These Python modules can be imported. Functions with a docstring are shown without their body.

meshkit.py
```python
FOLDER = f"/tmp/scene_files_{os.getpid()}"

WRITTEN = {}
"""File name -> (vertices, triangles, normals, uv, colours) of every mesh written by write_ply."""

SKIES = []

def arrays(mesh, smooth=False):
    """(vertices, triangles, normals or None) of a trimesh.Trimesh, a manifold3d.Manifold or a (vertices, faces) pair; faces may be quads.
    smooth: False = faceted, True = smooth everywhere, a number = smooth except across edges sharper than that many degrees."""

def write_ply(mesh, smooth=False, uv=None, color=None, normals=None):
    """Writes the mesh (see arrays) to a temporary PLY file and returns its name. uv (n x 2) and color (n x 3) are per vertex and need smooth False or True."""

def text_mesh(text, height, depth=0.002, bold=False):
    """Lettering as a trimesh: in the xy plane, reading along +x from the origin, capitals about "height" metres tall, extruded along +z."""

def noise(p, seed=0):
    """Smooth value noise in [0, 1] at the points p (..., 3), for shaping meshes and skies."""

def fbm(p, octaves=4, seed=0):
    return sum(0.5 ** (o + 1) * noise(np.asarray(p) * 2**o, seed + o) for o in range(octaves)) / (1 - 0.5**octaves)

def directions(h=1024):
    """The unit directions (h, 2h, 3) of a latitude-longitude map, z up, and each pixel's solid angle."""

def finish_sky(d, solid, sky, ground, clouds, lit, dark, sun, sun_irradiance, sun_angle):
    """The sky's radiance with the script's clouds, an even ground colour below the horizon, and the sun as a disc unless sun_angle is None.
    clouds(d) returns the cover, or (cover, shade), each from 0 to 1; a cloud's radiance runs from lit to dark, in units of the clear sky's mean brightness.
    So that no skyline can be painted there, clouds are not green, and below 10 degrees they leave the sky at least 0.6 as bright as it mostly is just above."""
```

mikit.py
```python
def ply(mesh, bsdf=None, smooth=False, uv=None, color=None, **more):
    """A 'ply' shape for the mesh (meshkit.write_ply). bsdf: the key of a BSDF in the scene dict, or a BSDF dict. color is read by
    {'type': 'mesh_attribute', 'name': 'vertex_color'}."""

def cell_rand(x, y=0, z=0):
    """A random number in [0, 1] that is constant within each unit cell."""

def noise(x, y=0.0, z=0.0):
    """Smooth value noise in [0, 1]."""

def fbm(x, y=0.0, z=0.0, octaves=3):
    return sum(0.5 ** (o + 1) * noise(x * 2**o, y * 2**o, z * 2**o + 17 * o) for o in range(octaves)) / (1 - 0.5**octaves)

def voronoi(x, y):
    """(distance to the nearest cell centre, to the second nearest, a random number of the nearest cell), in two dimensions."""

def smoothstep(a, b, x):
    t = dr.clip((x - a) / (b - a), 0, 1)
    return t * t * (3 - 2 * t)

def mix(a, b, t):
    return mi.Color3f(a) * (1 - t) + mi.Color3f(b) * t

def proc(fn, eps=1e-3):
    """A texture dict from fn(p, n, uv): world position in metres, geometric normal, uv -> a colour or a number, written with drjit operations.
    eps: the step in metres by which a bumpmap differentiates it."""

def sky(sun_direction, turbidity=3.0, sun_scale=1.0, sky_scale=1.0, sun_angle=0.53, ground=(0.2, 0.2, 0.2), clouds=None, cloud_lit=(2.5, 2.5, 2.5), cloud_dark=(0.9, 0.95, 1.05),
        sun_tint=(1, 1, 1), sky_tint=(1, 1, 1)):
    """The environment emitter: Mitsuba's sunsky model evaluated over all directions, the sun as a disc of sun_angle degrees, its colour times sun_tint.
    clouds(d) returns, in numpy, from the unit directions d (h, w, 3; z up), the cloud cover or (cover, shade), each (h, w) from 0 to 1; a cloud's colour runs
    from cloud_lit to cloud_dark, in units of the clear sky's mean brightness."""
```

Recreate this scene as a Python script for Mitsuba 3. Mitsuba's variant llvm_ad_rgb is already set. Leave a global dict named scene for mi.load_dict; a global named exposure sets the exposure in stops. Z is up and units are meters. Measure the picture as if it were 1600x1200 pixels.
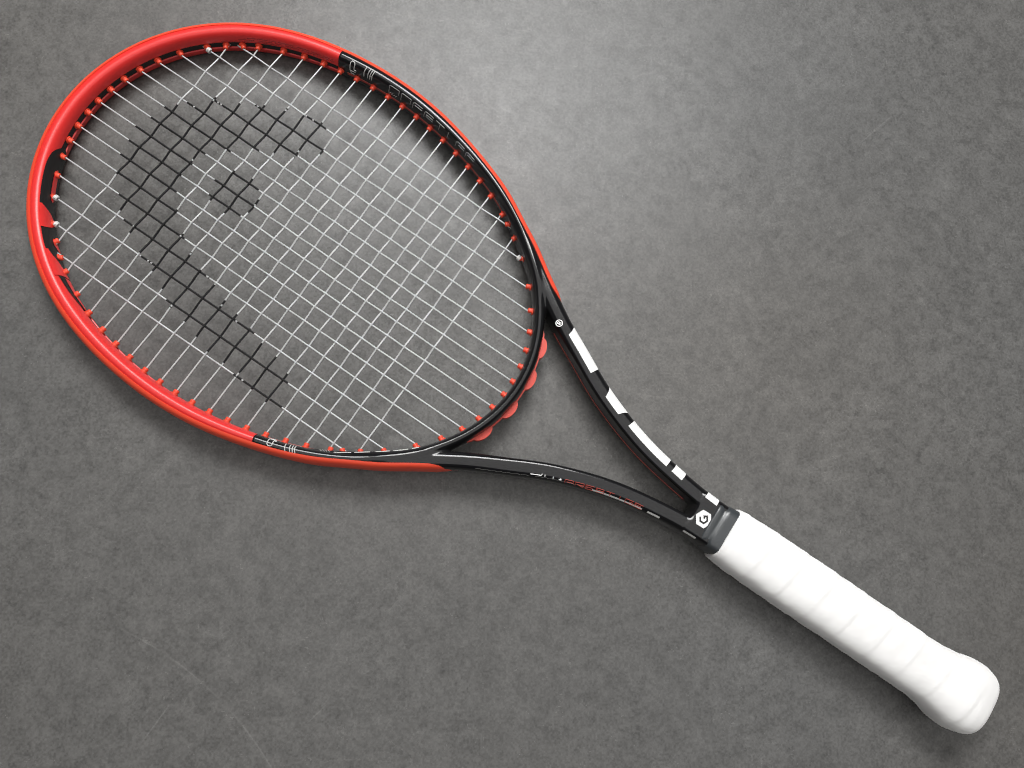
import math, random
import numpy as np, trimesh, shapely
from shapely.geometry import Polygon, Point
from scipy.spatial import cKDTree
from scipy.interpolate import CubicSpline, PchipInterpolator
import drjit as dr
import mitsuba as mi
import mikit, meshkit

T = mi.ScalarTransform4f
rng = np.random.default_rng(7)
random.seed(7)
scene, labels = {}, {}

# ------------------------------------------------------------------ camera
# Racket frame, metres: u from the head's tip to the butt, v across it, d down into the floor.  The camera was solved
# from the string pattern (a 27 mm phone lens held half a metre above the floor).
CAM_R = np.array([[0.82720695, -0.55590676, -0.08183117], [0.56063801, 0.8068085, 0.18640027], [-0.03759909, -0.20006926, 0.97906006]])
CAM_C = np.array([0.34975374, 0.09282664, -0.47064618])
TILT = 0.0142                                   # the racket rests on the head's rim and on the butt, so it slopes a little
D0 = 0.01065
_dn = np.array([-TILT, 0, 1.0]); _dn /= np.linalg.norm(_dn)
_Z = -_dn
_Y = -CAM_R[1] - np.dot(-CAM_R[1], _Z) * _Z; _Y /= np.linalg.norm(_Y)
_X = np.cross(_Y, _Z)
AX = np.stack([_X, _Y, _Z])                      # world axes in the racket frame
O = np.array([0.30, 0.0, D0 + TILT * 0.30])      # world origin on the floor


def W(p):
    """Racket frame (u, v, d) to world (x right, y up in the photo, z up)."""
    return (np.asarray(p, float) - O) @ AX.T


def H(p):
    """As W, with the third number a height above the string plane."""
    p = np.array(p, float); p[..., 2] *= -1
    return W(p)


eye = W(CAM_C)
fwd, up = AX @ CAM_R[2], AX @ -CAM_R[1]
scene['camera'] = {'type': 'perspective', 'fov': 66.0, 'fov_axis': 'x', 'near_clip': 0.01, 'far_clip': 20.0,
                   'to_world': T().look_at(origin=eye.tolist(), target=(eye + fwd).tolist(), up=up.tolist())}
exposure = 1.25


# ------------------------------------------------------------------ light: a big window beyond the top of the photo and an added fill panel for ceiling bounce
def panel(key, centre, target, w, h, rgb):
    scene[key] = {'type': 'rectangle', 'to_world': T().look_at(origin=list(centre), target=list(target), up=[0, 1, 0]) @ T().scale([w / 2, h / 2, 1]),
                  'emitter': {'type': 'area', 'radiance': {'type': 'rgb', 'value': list(rgb)}}}


def floor_at(px):
    d = np.array([(px[0] - 800) / 1231.892, (px[1] - 600) / 1231.892, 1.0]) @ CAM_R
    d = AX @ d
    return eye - d * eye[2] / d[2], d / np.linalg.norm(d)


# the photo's floor shows the light's soft mirror image near the top edge, which fixes its direction
_g, _d = floor_at((740, 185))
_m = _d * [1, 1, -1]
LAMP = _g + _m * 1.3
panel('window', LAMP, _g, 0.74, 0.50, np.array([1.0, 0.995, 0.985]) * 7.8)
labels['window'] = {'label': 'bright roof window above the upper edge of the photo', 'kind': 'structure'}
panel('ceiling_fill', (0.25, -0.45, 2.4), (0.25, -0.45, 0), 3.6, 3.2, np.array([1.0, 0.985, 0.965]) * 0.48)  # added glowing panel, stands in for light bounced off the ceiling
labels['ceiling_fill'] = {'label': 'wide soft fill panel above the racket, added for ceiling bounce light', 'kind': 'structure'}

# ------------------------------------------------------------------ materials
P, noise, fbm, smoothstep, mix, voronoi = mikit.proc, mikit.noise, mikit.fbm, mikit.smoothstep, mikit.mix, mikit.voronoi


def bsdf(key, d):
    scene[key] = d
    return key


def scratch(x, y, x0, y0, ang, half, wid, bow=0.0):
    c, s = math.cos(ang), math.sin(ang)
    a, b = (x - x0) * c + (y - y0) * s, -(x - x0) * s + (y - y0) * c
    b = b + bow * dr.square(a)
    return dr.exp(-dr.square(b / wid)) * smoothstep(half, half * 0.6, dr.abs(a)) * smoothstep(0.25, 0.6, noise(a * 90, x0 * 50))


SC0, SC1, SC2, SC3 = [tuple(floor_at(p)[0][:2]) for p in ((1020, 630), (330, 1080), (470, 1140), (240, 1135))]


def floor_color(p, n, uv):
    x, y = p.x, p.y
    wx, wy = x + 0.02 * noise(x * 14, y * 14, 3), y + 0.02 * noise(x * 14, y * 14, 8)
    big = fbm(wx * 6, wy * 6, 0, 3)
    patch = fbm(wx * 22, wy * 22, 61, 3)
    grain = fbm(wx * 150, wy * 150, 4, 5)
    fine = fbm(x * 900, y * 900, 9, 2)
    wisp = dr.abs(fbm(wx * 75 + 2 * grain, wy * 75, 12, 4) - 0.5)
    v = 0.097 + 0.010 * (big - 0.5) + 0.008 * (patch - 0.5) + (0.034 + 0.030 * patch) * (grain - 0.5) + 0.060 * (fine - 0.5)
    v = v + 0.020 * smoothstep(0.035, 0.0, wisp) * smoothstep(0.42, 0.62, patch)
    v = v - 0.014 * smoothstep(0.60, 0.74, fbm(wx * 260, wy * 260, 21, 3)) * smoothstep(0.45, 0.62, fbm(wx * 30, wy * 30, 50, 3))
    v = v + 0.045 * smoothstep(0.88, 0.93, noise(x * 900, y * 900, 33)) * smoothstep(0.62, 0.8, noise(x * 130, y * 130, 35))
    warm = noise(x * 5, y * 5, 40)
    sc = scratch(x, y, *SC0, 0.80, 0.030, 0.0004) + scratch(x, y, *SC1, -0.75, 0.075, 0.0005, 2.4) + scratch(x, y, *SC2, 0.75, 0.022, 0.0004) + scratch(x, y, *SC3, 0.95, 0.016, 0.0004) + 0 * scratch(x, y, 0.205, 0.035, 0.78, 0.038, 0.0004) + scratch(x, y, -0.235, -0.245, 0.55, 0.06, 0.0004, 3) + scratch(x, y, -0.16, -0.30, -0.9, 0.05, 0.0005, -2) \
        + scratch(x, y, 0.09, -0.26, 0.2, 0.03, 0.0004) + scratch(x, y, 0.29, 0.17, 0.7, 0.02, 0.0005)
    v = dr.maximum(v, 0.02) + 0.038 * dr.minimum(sc, 1)
    return mi.Color3f(v * (1.0 + 0.05 * warm), v * 1.0, v * (0.985 - 0.05 * warm))


def floor_bump(p, n, uv):
    return fbm(p.x * 520, p.y * 520, 2, 3)


def floor_rough(p, n, uv):
    return 0.40 + 0.08 * fbm(p.x * 200, p.y * 200, 15, 3)


bsdf('floor_mat', {'type': 'twosided', 'bsdf': {'type': 'bumpmap', 'tex': P(floor_bump, 3e-4), 'scale': 0.00010, 'bsdf':
     {'type': 'principled', 'base_color': P(floor_color), 'roughness': P(floor_rough), 'specular': 0.47}}})


def rgb(*c):
    return {'type': 'rgb', 'value': list(c)}


def red_paint(p, n, uv):
    f = fbm(p.x * 900, p.y * 900, p.z * 900, 2)
    return mix((0.70, 0.030, 0.030), (0.76, 0.040, 0.036), f)


def soft_rough(p, n, uv):
    return 0.27 + 0.10 * fbm(p.x * 120, p.y * 120, p.z * 120, 3)


bsdf('red_paint', {'type': 'twosided', 'bsdf': {'type': 'principled', 'base_color': P(red_paint), 'roughness': P(soft_rough), 'specular': 0.5}})
bsdf('red_plastic', {'type': 'twosided', 'bsdf': {'type': 'principled', 'base_color': rgb(0.78, 0.075, 0.036), 'roughness': 0.38, 'specular': 0.5}})
bsdf('red_strip', {'type': 'twosided', 'bsdf': {'type': 'principled', 'base_color': rgb(0.58, 0.050, 0.030), 'roughness': 0.45}})
bsdf('faint_ink', {'type': 'twosided', 'bsdf': {'type': 'principled', 'base_color': rgb(0.26, 0.26, 0.255), 'roughness': 0.3}})
bsdf('dim_red_ink', {'type': 'twosided', 'bsdf': {'type': 'principled', 'base_color': rgb(0.36, 0.040, 0.026), 'roughness': 0.35}})


def black_rough(p, n, uv):
    return 0.13 + 0.10 * smoothstep(0.5, 0.8, fbm(p.x * 60, p.y * 60, p.z * 60, 4))


bsdf('black_lacquer', {'type': 'twosided', 'bsdf': {'type': 'principled', 'base_color': rgb(0.010, 0.010, 0.011), 'roughness': P(black_rough), 'specular': 0.5}})
bsdf('black_matte', {'type': 'twosided', 'bsdf': {'type': 'principled', 'base_color': rgb(0.012, 0.011, 0.011), 'roughness': 0.5}})
bsdf('white_ink', {'type': 'twosided', 'bsdf': {'type': 'principled', 'base_color': rgb(0.84, 0.84, 0.83), 'roughness': 0.35}})
bsdf('grey_ink', {'type': 'twosided', 'bsdf': {'type': 'principled', 'base_color': rgb(0.60, 0.60, 0.58), 'roughness': 0.3}})
bsdf('rubber', {'type': 'twosided', 'bsdf': {'type': 'principled', 'base_color': rgb(0.045, 0.050, 0.054), 'roughness': 0.30, 'specular': 0.6}})


def grip_bump(p, n, uv):
    return fbm(p.x * 1500, p.y * 1500, p.z * 1500, 2)


bsdf('grip_white', {'type': 'twosided', 'bsdf': {'type': 'bumpmap', 'tex': P(grip_bump, 2e-4), 'scale': 0.00010, 'bsdf':
     {'type': 'principled', 'base_color': rgb(0.88, 0.875, 0.865), 'roughness': 0.6, 'sheen': 0.2}}})

# ------------------------------------------------------------------ the setting
L = 2.2
fl = trimesh.Trimesh([[-L, -L, 0], [L, -L, 0], [L, L, 0], [-L, L, 0]], [[0, 1, 2], [0, 2, 3]], process=False)
scene['floor'] = mikit.ply(fl, 'floor_mat', uv=np.array([[0, 0], [1, 0], [1, 1], [0, 1.0]]))
labels['floor'] = {'label': 'dark grey mottled stone-look floor with faint scratches', 'kind': 'structure'}

# ------------------------------------------------------------------ the racket's plan, measured from the string ends (half, mirrored)
m_v = np.array([0.0864, 0.0727, 0.0597, 0.0474, 0.0362, 0.0254, 0.0151, 0.0048])        # offsets of the main strings
m_tip = np.array([0.0665, 0.0497, 0.0386, 0.0314, 0.0264, 0.0235, 0.021, 0.02])
m_thr = np.array([0.2716, 0.2913, 0.3047, 0.314, 0.3214, 0.3259, 0.3288, 0.3299])
c_u = np.array([0.0582, 0.0744, 0.0885, 0.1013, 0.114, 0.1257, 0.1372, 0.149, 0.1604, 0.1716, 0.183, 0.1944, 0.206, 0.2177, 0.2292, 0.2406, 0.252, 0.2649, 0.2799])
c_w = np.array([0.0801, 0.0919, 0.0988, 0.1036, 0.1072, 0.1091, 0.1111, 0.1126, 0.1127, 0.1127, 0.1122, 0.1106, 0.1092, 0.1066, 0.1035, 0.0998, 0.0953, 0.0896, 0.081])
UC = 0.178
pts = np.concatenate([np.stack([m_tip, m_v], 1), np.stack([m_thr, m_v], 1), np.stack([c_u, c_w], 1)])
th = np.arctan2(pts[:, 1], pts[:, 0] - UC)
rad = np.hypot(pts[:, 0] - UC, pts[:, 1])
NF = 9
A = np.cos(th[:, None] * np.arange(NF))
coef = np.linalg.lstsq(np.vstack([A, 1e-3 * np.diag(np.arange(NF) ** 2.0)]), np.r_[rad, np.zeros(NF)], rcond=None)[0]
FIT_ERR = np.abs(A @ coef - rad).max()

NS = 6000
ts = np.linspace(-np.pi, np.pi, NS, endpoint=False)                # theta = 0 points to the throat, +-pi to the tip
rs = np.cos(ts[:, None] * np.arange(NF)) @ coef
S_ = np.stack([UC + rs * np.cos(ts), rs * np.sin(ts)], 1)


def normals(c, closed=True):
    t = np.roll(c, -1, 0) - np.roll(c, 1, 0) if closed else np.gradient(c, axis=0)
    t = t / np.linalg.norm(t, axis=1, keepdims=True)
    return t, np.stack([t[:, 1], -t[:, 0]], 1)


_, n0 = normals(S_)                                                 # outward for counter-clockwise travel in (u, v)
WALL = 0.0023                                                       # the grommets stand this far out of the inner wall
INNER = S_ + n0 * WALL


def sstep(a, b, x):
    t = np.clip((x - a) / (b - a), 0, 1)
    return t * t * (3 - 2 * t)


def hoop_hw(th):
    return PchipInterpolator([0, 0.4, 0.75, 1.0, 1.5, 2.2, 3.2], [0.0037, 0.0037, 0.0036, 0.0037, 0.0045, 0.0049, 0.0050])(np.abs(th))


HH, PE = 0.0105, 2.35                          # beam half height; the section is a full, slightly squared ellipse


def sec_tab(hw):
    a = np.linspace(0, np.pi, 400)
    n = -hw * np.sign(np.cos(a)) * np.abs(np.cos(a)) ** (2 / PE)
    z = HH * np.abs(np.sin(a)) ** (2 / PE)
    return np.r_[0, np.cumsum(np.hypot(np.diff(n), np.diff(z)))], n, z


def sec_point(q, hw):
    """Point of the hoop's section at the distance q along its surface from the inner wall's middle (negative: below)."""
    l, n, z = sec_tab(0.0048)
    return np.interp(np.abs(q), l, n) * hw / 0.0048, np.sign(q) * np.interp(np.abs(q), l, z)


def ebox(n, z, hw):
    k = ((np.abs(n) / hw) ** PE + (np.abs(z) / HH) ** PE) ** (1 / PE)
    return np.hypot(n, z) * (1 - 1 / np.maximum(k, 1e-3)) + np.where(k < 1e-3, -0.004, 0)
hwS = hoop_hw(ts)
CEN = INNER + n0 * hwS[:, None]
tC, nC = normals(CEN)
arc = np.r_[0, np.cumsum(np.linalg.norm(np.diff(CEN, axis=0), axis=1))]
hoop_tree = cKDTree(CEN)


def theta_at(u, v):
    return math.atan2(v, u - UC)


def at_theta(t):
    """Centre, tangent, outward normal and half width of the hoop at angle t."""
    i = (np.asarray(t) + np.pi) / (2 * np.pi) * NS
    f = (i - np.floor(i))[..., None]
    a = np.floor(i).astype(int) % NS
    b = (a + 1) % NS
    n = nC[a] * (1 - f) + nC[b] * f
    n /= np.linalg.norm(n, axis=-1, keepdims=True)
    return CEN[a] * (1 - f) + CEN[b] * f, np.stack([-n[..., 1], n[..., 0]], -1), n, hwS[a]


# the shafts: centre line of the +v one, the other mirrored
sh_u = np.array([0.245, 0.2612, 0.2868, 0.3115, 0.34, 0.3575, 0.3747, 0.3927, 0.4066, 0.422, 0.4425, 0.4626, 0.478, 0.500])
sh_v = np.array([0.1035, 0.0966, 0.0837, 0.0674, 0.0496, 0.0408, 0.0320, 0.0246, 0.0199, 0.0158, 0.0122, 0.0098, 0.0090, 0.0086])
sp = CubicSpline(sh_u, sh_v)
us = np.linspace(0.245, 0.5, 2600)
SHC = np.stack([us, sp(us)], 1)
SHC[:, 1] = np.convolve(np.pad(SHC[:, 1], 60, mode='reflect', reflect_type='odd'), np.hanning(121) / np.hanning(121).sum(), 'valid')
tSH, nSH = normals(SHC, False)
nSH = -nSH                                                          # towards +v, away from the axis
SHC = SHC - nSH * 0.0003
sh_tree = cKDTree(SHC)
SH_HW = 0.0052


def rbox(n, z, hw, hh, r):
    a, b = np.abs(n) - (hw - r), np.abs(z) - (hh - r)
    return np.hypot(np.maximum(a, 0), np.maximum(b, 0)) + np.minimum(np.maximum(a, b), 0) - r


def smin(a, b, k):
    h = np.maximum(k - np.abs(a - b), 0) / k
    return np.minimum(a, b) - h * h * k * 0.25


def plan(uv):
    """Per plan point: hoop offset, half width and angle; shaft offset and station."""
    _, i = hoop_tree.query(uv)
    n = ((uv - CEN[i]) * nC[i]).sum(1)
    w = uv * [1, 1]
    w[:, 1] = np.abs(w[:, 1])
    _, j = sh_tree.query(w)
    q = ((w - SHC[j]) * nSH[j]).sum(1)
    along = ((w - SHC[j]) * tSH[j]).sum(1)
    along = np.where((j == 0) | (j == len(SHC) - 1), np.abs(along), 0)
    return n, hwS[i], ts[i], q, along, us[j]


SEAM_A, SEAM_B = theta_at(0.1225, -0.1125), theta_at(0.2282, 0.1095)     # where the red paint ends, upper and lower side


def frame_sdf(pl, z, uv):
    n, hw, t, q, along, su = pl
    d = np.maximum(ebox(n, z, hw), -0.004)
    cut = np.maximum(SEAM_A - t, t - SEAM_B) * 0.12                     # only the black part of the hoop
    hoop = np.maximum(d, cut)
    grow = sstep(0.248, 0.306, su)
    sq = sstep(0.330, 0.365, su)
    shaft = rbox(q, z, SH_HW * (0.30 + 0.70 * grow), HH - 0.0002 - 0.0042 * (1 - grow) ** 1.5, np.where(q > 0, 0.0013 + 0.0032 * grow, 0.0013 + 0.0027 * grow - 0.0014 * sq))
    shaft = np.hypot(np.maximum(shaft, 0), np.maximum(along, 0)) + np.minimum(shaft, 0)
    u, v = uv[:, 0], np.abs(uv[:, 1])
    f = smin(hoop, np.where(u < 0.25, 0.01, shaft), 0.0001 + 0.0029 * sstep(0.262, 0.315, u))
    a = np.abs(u - 0.4835) - 0.0205 + 0.0022
    b = v - 0.0128 + 0.0022
    c = np.abs(z) - 0.0108 + 0.0022
    pallet = np.sqrt(np.maximum(a, 0) ** 2 + np.maximum(b, 0) ** 2 + np.maximum(c, 0) ** 2) + np.minimum(np.maximum(np.maximum(a, b), c), 0) - 0.0022
    f = smin(f, pallet, 0.0025)
    cutoff = np.maximum(SEAM_A - t, t - SEAM_B) * 0.12
    return np.where(u < 0.24, np.maximum(f, cutoff), f)


def surface_nets(f, origin, h):
    """Naive surface nets on the grid f; returns vertices and quads."""
    s = f < 0
    nx, ny, nz = f.shape
    acc = np.zeros((nx - 1, ny - 1, nz - 1, 3), np.float32); cnt = np.zeros((nx - 1, ny - 1, nz - 1), np.float32)
    corner = [(i, j, k) for i in (0, 1) for j in (0, 1) for k in (0, 1)]
    view = lambda a, c: a[c[0]:nx - 1 + c[0], c[1]:ny - 1 + c[1], c[2]:nz - 1 + c[2]]
    inside = sum(view(s, c).astype(np.int8) for c in corner)
    cells = np.argwhere((inside > 0) & (inside < 8))
    vals = np.stack([f[cells[:, 0] + c[0], cells[:, 1] + c[1], cells[:, 2] + c[2]] for c in corner], 1)
    pos = np.zeros((len(cells), 3)); num = np.zeros(len(cells))
    for a in range(8):
        for b in range(a + 1, 8):
            if sum(abs(x - y) for x, y in zip(corner[a], corner[b])) != 1:
                continue
            fa, fb = vals[:, a], vals[:, b]
            x = (fa < 0) != (fb < 0)
            tt = np.where(x, fa / np.where(x, fa - fb, 1), 0)
            p = np.array(corner[a]) + tt[:, None] * (np.array(corner[b]) - np.array(corner[a]))
            pos += np.where(x[:, None], p, 0); num += x
    verts = origin + (cells + pos / num[:, None]) * h
    index = -np.ones((nx - 1, ny - 1, nz - 1), np.int64)
    index[tuple(cells.T)] = np.arange(len(cells))
    quads = []
    for ax in range(3):
        e = [0, 0, 0]; e[ax] = 1
        a = s[:nx - e[0], :ny - e[1], :nz - e[2]]; b = s[e[0]:, e[1]:, e[2]:]
        ed = np.argwhere(a != b)
        o1, o2 = [k for k in range(3) if k != ax]
        ed = ed[(ed[:, o1] > 0) & (ed[:, o2] > 0) & (ed[:, o1] < f.shape[o1] - 1) & (ed[:, o2] < f.shape[o2] - 1)]
        flip = s[tuple(ed.T)]
        def idx(d1, d2):
            q = ed.copy(); q[:, o1] -= d1; q[:, o2] -= d2
            return index[tuple(q.T)]
        q = np.stack([idx(1, 1), idx(0, 1), idx(0, 0), idx(1, 0)], 1)
        if ax == 1:
            flip = ~flip
        quads.append(np.where(flip[:, None], q, q[:, ::-1]))
    return verts, np.vstack(quads)


def put(key, mesh, mat, label=None, smooth=False, uv=None, **kw):
    """A mesh given in (u, v, height) as an entry of the scene; a taken key gets the next number."""
    base, i = key, 0
    while key in scene:
        i += 1; key = f'{base}_{i:03d}'
    v = H(np.asarray(mesh.vertices)); f = np.asarray(mesh.faces)
    scene[key] = mikit.ply(trimesh.Trimesh(v, f[:, ::-1] if kw.pop('flip', True) else f, process=False), mat, smooth=smooth, uv=uv)
    if label:
        labels[key] = {'label': label, **kw}
    return key


R = 'tennis_racket'
labels[R] = {'label': 'red and black tennis racket with white wrapped grip lying on the grey floor', 'category': 'racket'}

# the black frame: lower hoop, bridge, two shafts and the handle's top as one smooth body
h = 0.00068
gu = np.arange(0.092, 0.5035, h); gv = np.arange(-0.131, 0.131 + h, h); gz = np.arange(-0.0125, 0.0125 + h, h)
G2 = np.stack(np.meshgrid(gu, gv, indexing='ij'), -1).reshape(-1, 2)
PL = plan(G2)
near = (np.abs(PL[0]) < 0.010) | (np.abs(PL[3]) < 0.008) & (PL[4] < 0.008) | (G2[:, 0] > 0.455) & (np.abs(G2[:, 1]) < 0.018)
F = np.full((len(G2), len(gz)), 0.004, np.float32)
pn = tuple(a[near] for a in PL)
for k, z in enumerate(gz):
    F[near, k] = frame_sdf(pn, z, G2[near])
V_, Q_ = surface_nets(F.reshape(len(gu), len(gv), len(gz)), np.array([gu[0], gv[0], gz[0]]), h)


def grad(p, e=2e-4):
    g = np.zeros_like(p)
    pl0 = None
    for ax in range(3):
        d = np.zeros(3); d[ax] = e
        if ax == 2:
            pl0 = plan(p[:, :2])
            g[:, 2] = (frame_sdf(pl0, p[:, 2] + e, p[:, :2]) - frame_sdf(pl0, p[:, 2] - e, p[:, :2])) / (2 * e)
        else:
            a, b = p + d, p - d
            g[:, ax] = (frame_sdf(plan(a[:, :2]), a[:, 2], a[:, :2]) - frame_sdf(plan(b[:, :2]), b[:, 2], b[:, :2])) / (2 * e)
    return g, frame_sdf(pl0, p[:, 2], p[:, :2])


def project(p, steps=2, limit=0.0006):
    p = np.array(p, float)
    for _ in range(steps):
        g, f = grad(p)
        l = np.maximum((g ** 2).sum(1), 0.2)
        p -= np.clip(f / l, -limit, limit)[:, None] * g
    g, _ = grad(p)
    return p, g / np.maximum(np.linalg.norm(g, axis=1, keepdims=True), 1e-9)


V_, _ = project(V_, 1)
fr = trimesh.Trimesh(V_, np.vstack([Q_[:, [0, 1, 2]], Q_[:, [0, 2, 3]]]), process=False)
if fr.volume < 0:
    fr.invert()
put(R + '__frame', fr, 'black_lacquer', 'glossy black throat, bridge and shafts of the racket', smooth=True)


# ------------------------------------------------------------------ sweeps round the hoop
def sweep(tt, section, closed_ends=True):
    """section(theta array) -> (len, k, 2) offsets (n from the centre line, height); returns a closed-section tube."""
    c, t, n, hw = at_theta(tt)
    sec = section(tt, hw)
    k = sec.shape[1]
    v = np.concatenate([c[:, None, :] + n[:, None, :] * sec[..., :1], sec[..., 1:]], -1).reshape(-1, 3)
    i, j = np.meshgrid(np.arange(len(tt) - 1), np.arange(k), indexing='ij')
    q = np.stack([i * k + j, (i + 1) * k + j, (i + 1) * k + (j + 1) % k, i * k + (j + 1) % k], -1).reshape(-1, 4)
    f = np.vstack([q[:, [0, 1, 2]], q[:, [0, 2, 3]]])
    if closed_ends:
        v = np.vstack([v, v[:k].mean(0), v[-k:].mean(0)])
        a = np.arange(k); b = (a + 1) % k; o = (len(tt) - 1) * k
        f = np.vstack([f, np.stack([np.full(k, len(v) - 2), a, b], 1), np.stack([np.full(k, len(v) - 1), o + b, o + a], 1)])
    m = trimesh.Trimesh(v, f, process=False)
    if m.volume < 0:
        m.invert()
    return m


def rounded(hw, hh, r, k=8):
    """Rounded rectangle as (4k, 2), anticlockwise from +n."""
    o = []
    for q, (sx, sy) in enumerate(((1, 1), (-1, 1), (-1, -1), (1, -1))):
        a = np.pi / 2 * (q + np.linspace(0, 1, k))
        o.append(np.stack([sx * (hw - r) + r * np.cos(a), sy * (hh - r) + r * np.sin(a)], 1))
    return np.vstack(o)


# the red head: swept exactly, with the grommet channel cut into its inner wall
HEADT = np.linspace(SEAM_B, 2 * np.pi + SEAM_A, 900)
wrap = lambda t: (np.asarray(t) + np.pi) % (2 * np.pi) - np.pi


def head_section(tt, hw):
    o = []
    qs = np.linspace(0.0029, 0.0128, 26)
    for w in hw:
        a = np.linspace(np.pi * 0.93, np.pi, 3)[:-1]
        n, z = sec_point(qs, w)
        full_n = np.r_[n, w * np.abs(np.cos(np.linspace(np.pi / 2, 0, 14)[1:])) ** (2 / PE)]
        keep = n < -1e-5
        n, z = n[keep], z[keep]
        aa = np.linspace(np.pi / 2, 0, 14)
        upn = np.r_[n, w * np.cos(aa) ** (2 / PE)]; upz = np.r_[z, HH * np.sin(aa) ** (2 / PE)]
        upper = np.stack([upn, upz], 1)[::-1]                          # from the outside over the top to the channel
        ch = np.array([[0.0004 - w, 0.0027], [0.0011 - w, 0.0025], [0.0011 - w, -0.0025], [0.0004 - w, -0.0027]])
        lower = (upper * [1, -1])[::-1][:-1]
        o.append(np.vstack([upper, ch, lower]))
    m = min(map(len, o))
    return np.array([x[:m] if len(x) == m else x for x in o])


put(R + '__head', sweep(wrap(HEADT), head_section), 'red_paint', 'red painted tip half of the racket head', smooth=50)

# black strip lying in the channel, interrupted by the grommets' red pads
def channel(key, t0, t1, mat, n_in, hz, label=None):
    m = sweep(wrap(np.linspace(t0, t1, max(8, int(abs(t1 - t0) * 160)))), lambda tt, hw: np.repeat((rounded(0.0009, hz, 0.0004, 3) + [0, 0])[None], len(tt), 0) + np.stack([-hw + n_in, 0 * hw], -1)[:, None, :])
    return put(key, m, mat, label, smooth=40)


channel(R + '__head__grommet_channel', SEAM_B + 0.02, 2 * np.pi + SEAM_A - 0.01, 'black_matte', 0.00150, 0.0024, 'black channel along the inner wall of the red head')
channel(R + '__frame__grommet_strip', SEAM_A + 0.05, -0.52, 'dim_red_ink', 0.00055, 0.0012, 'dark red grommet strip inside the upper side of the hoop')
channel(R + '__frame__grommet_strip', SEAM_B - 0.05, 0.62, 'dim_red_ink', 0.00055, 0.0012)

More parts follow.
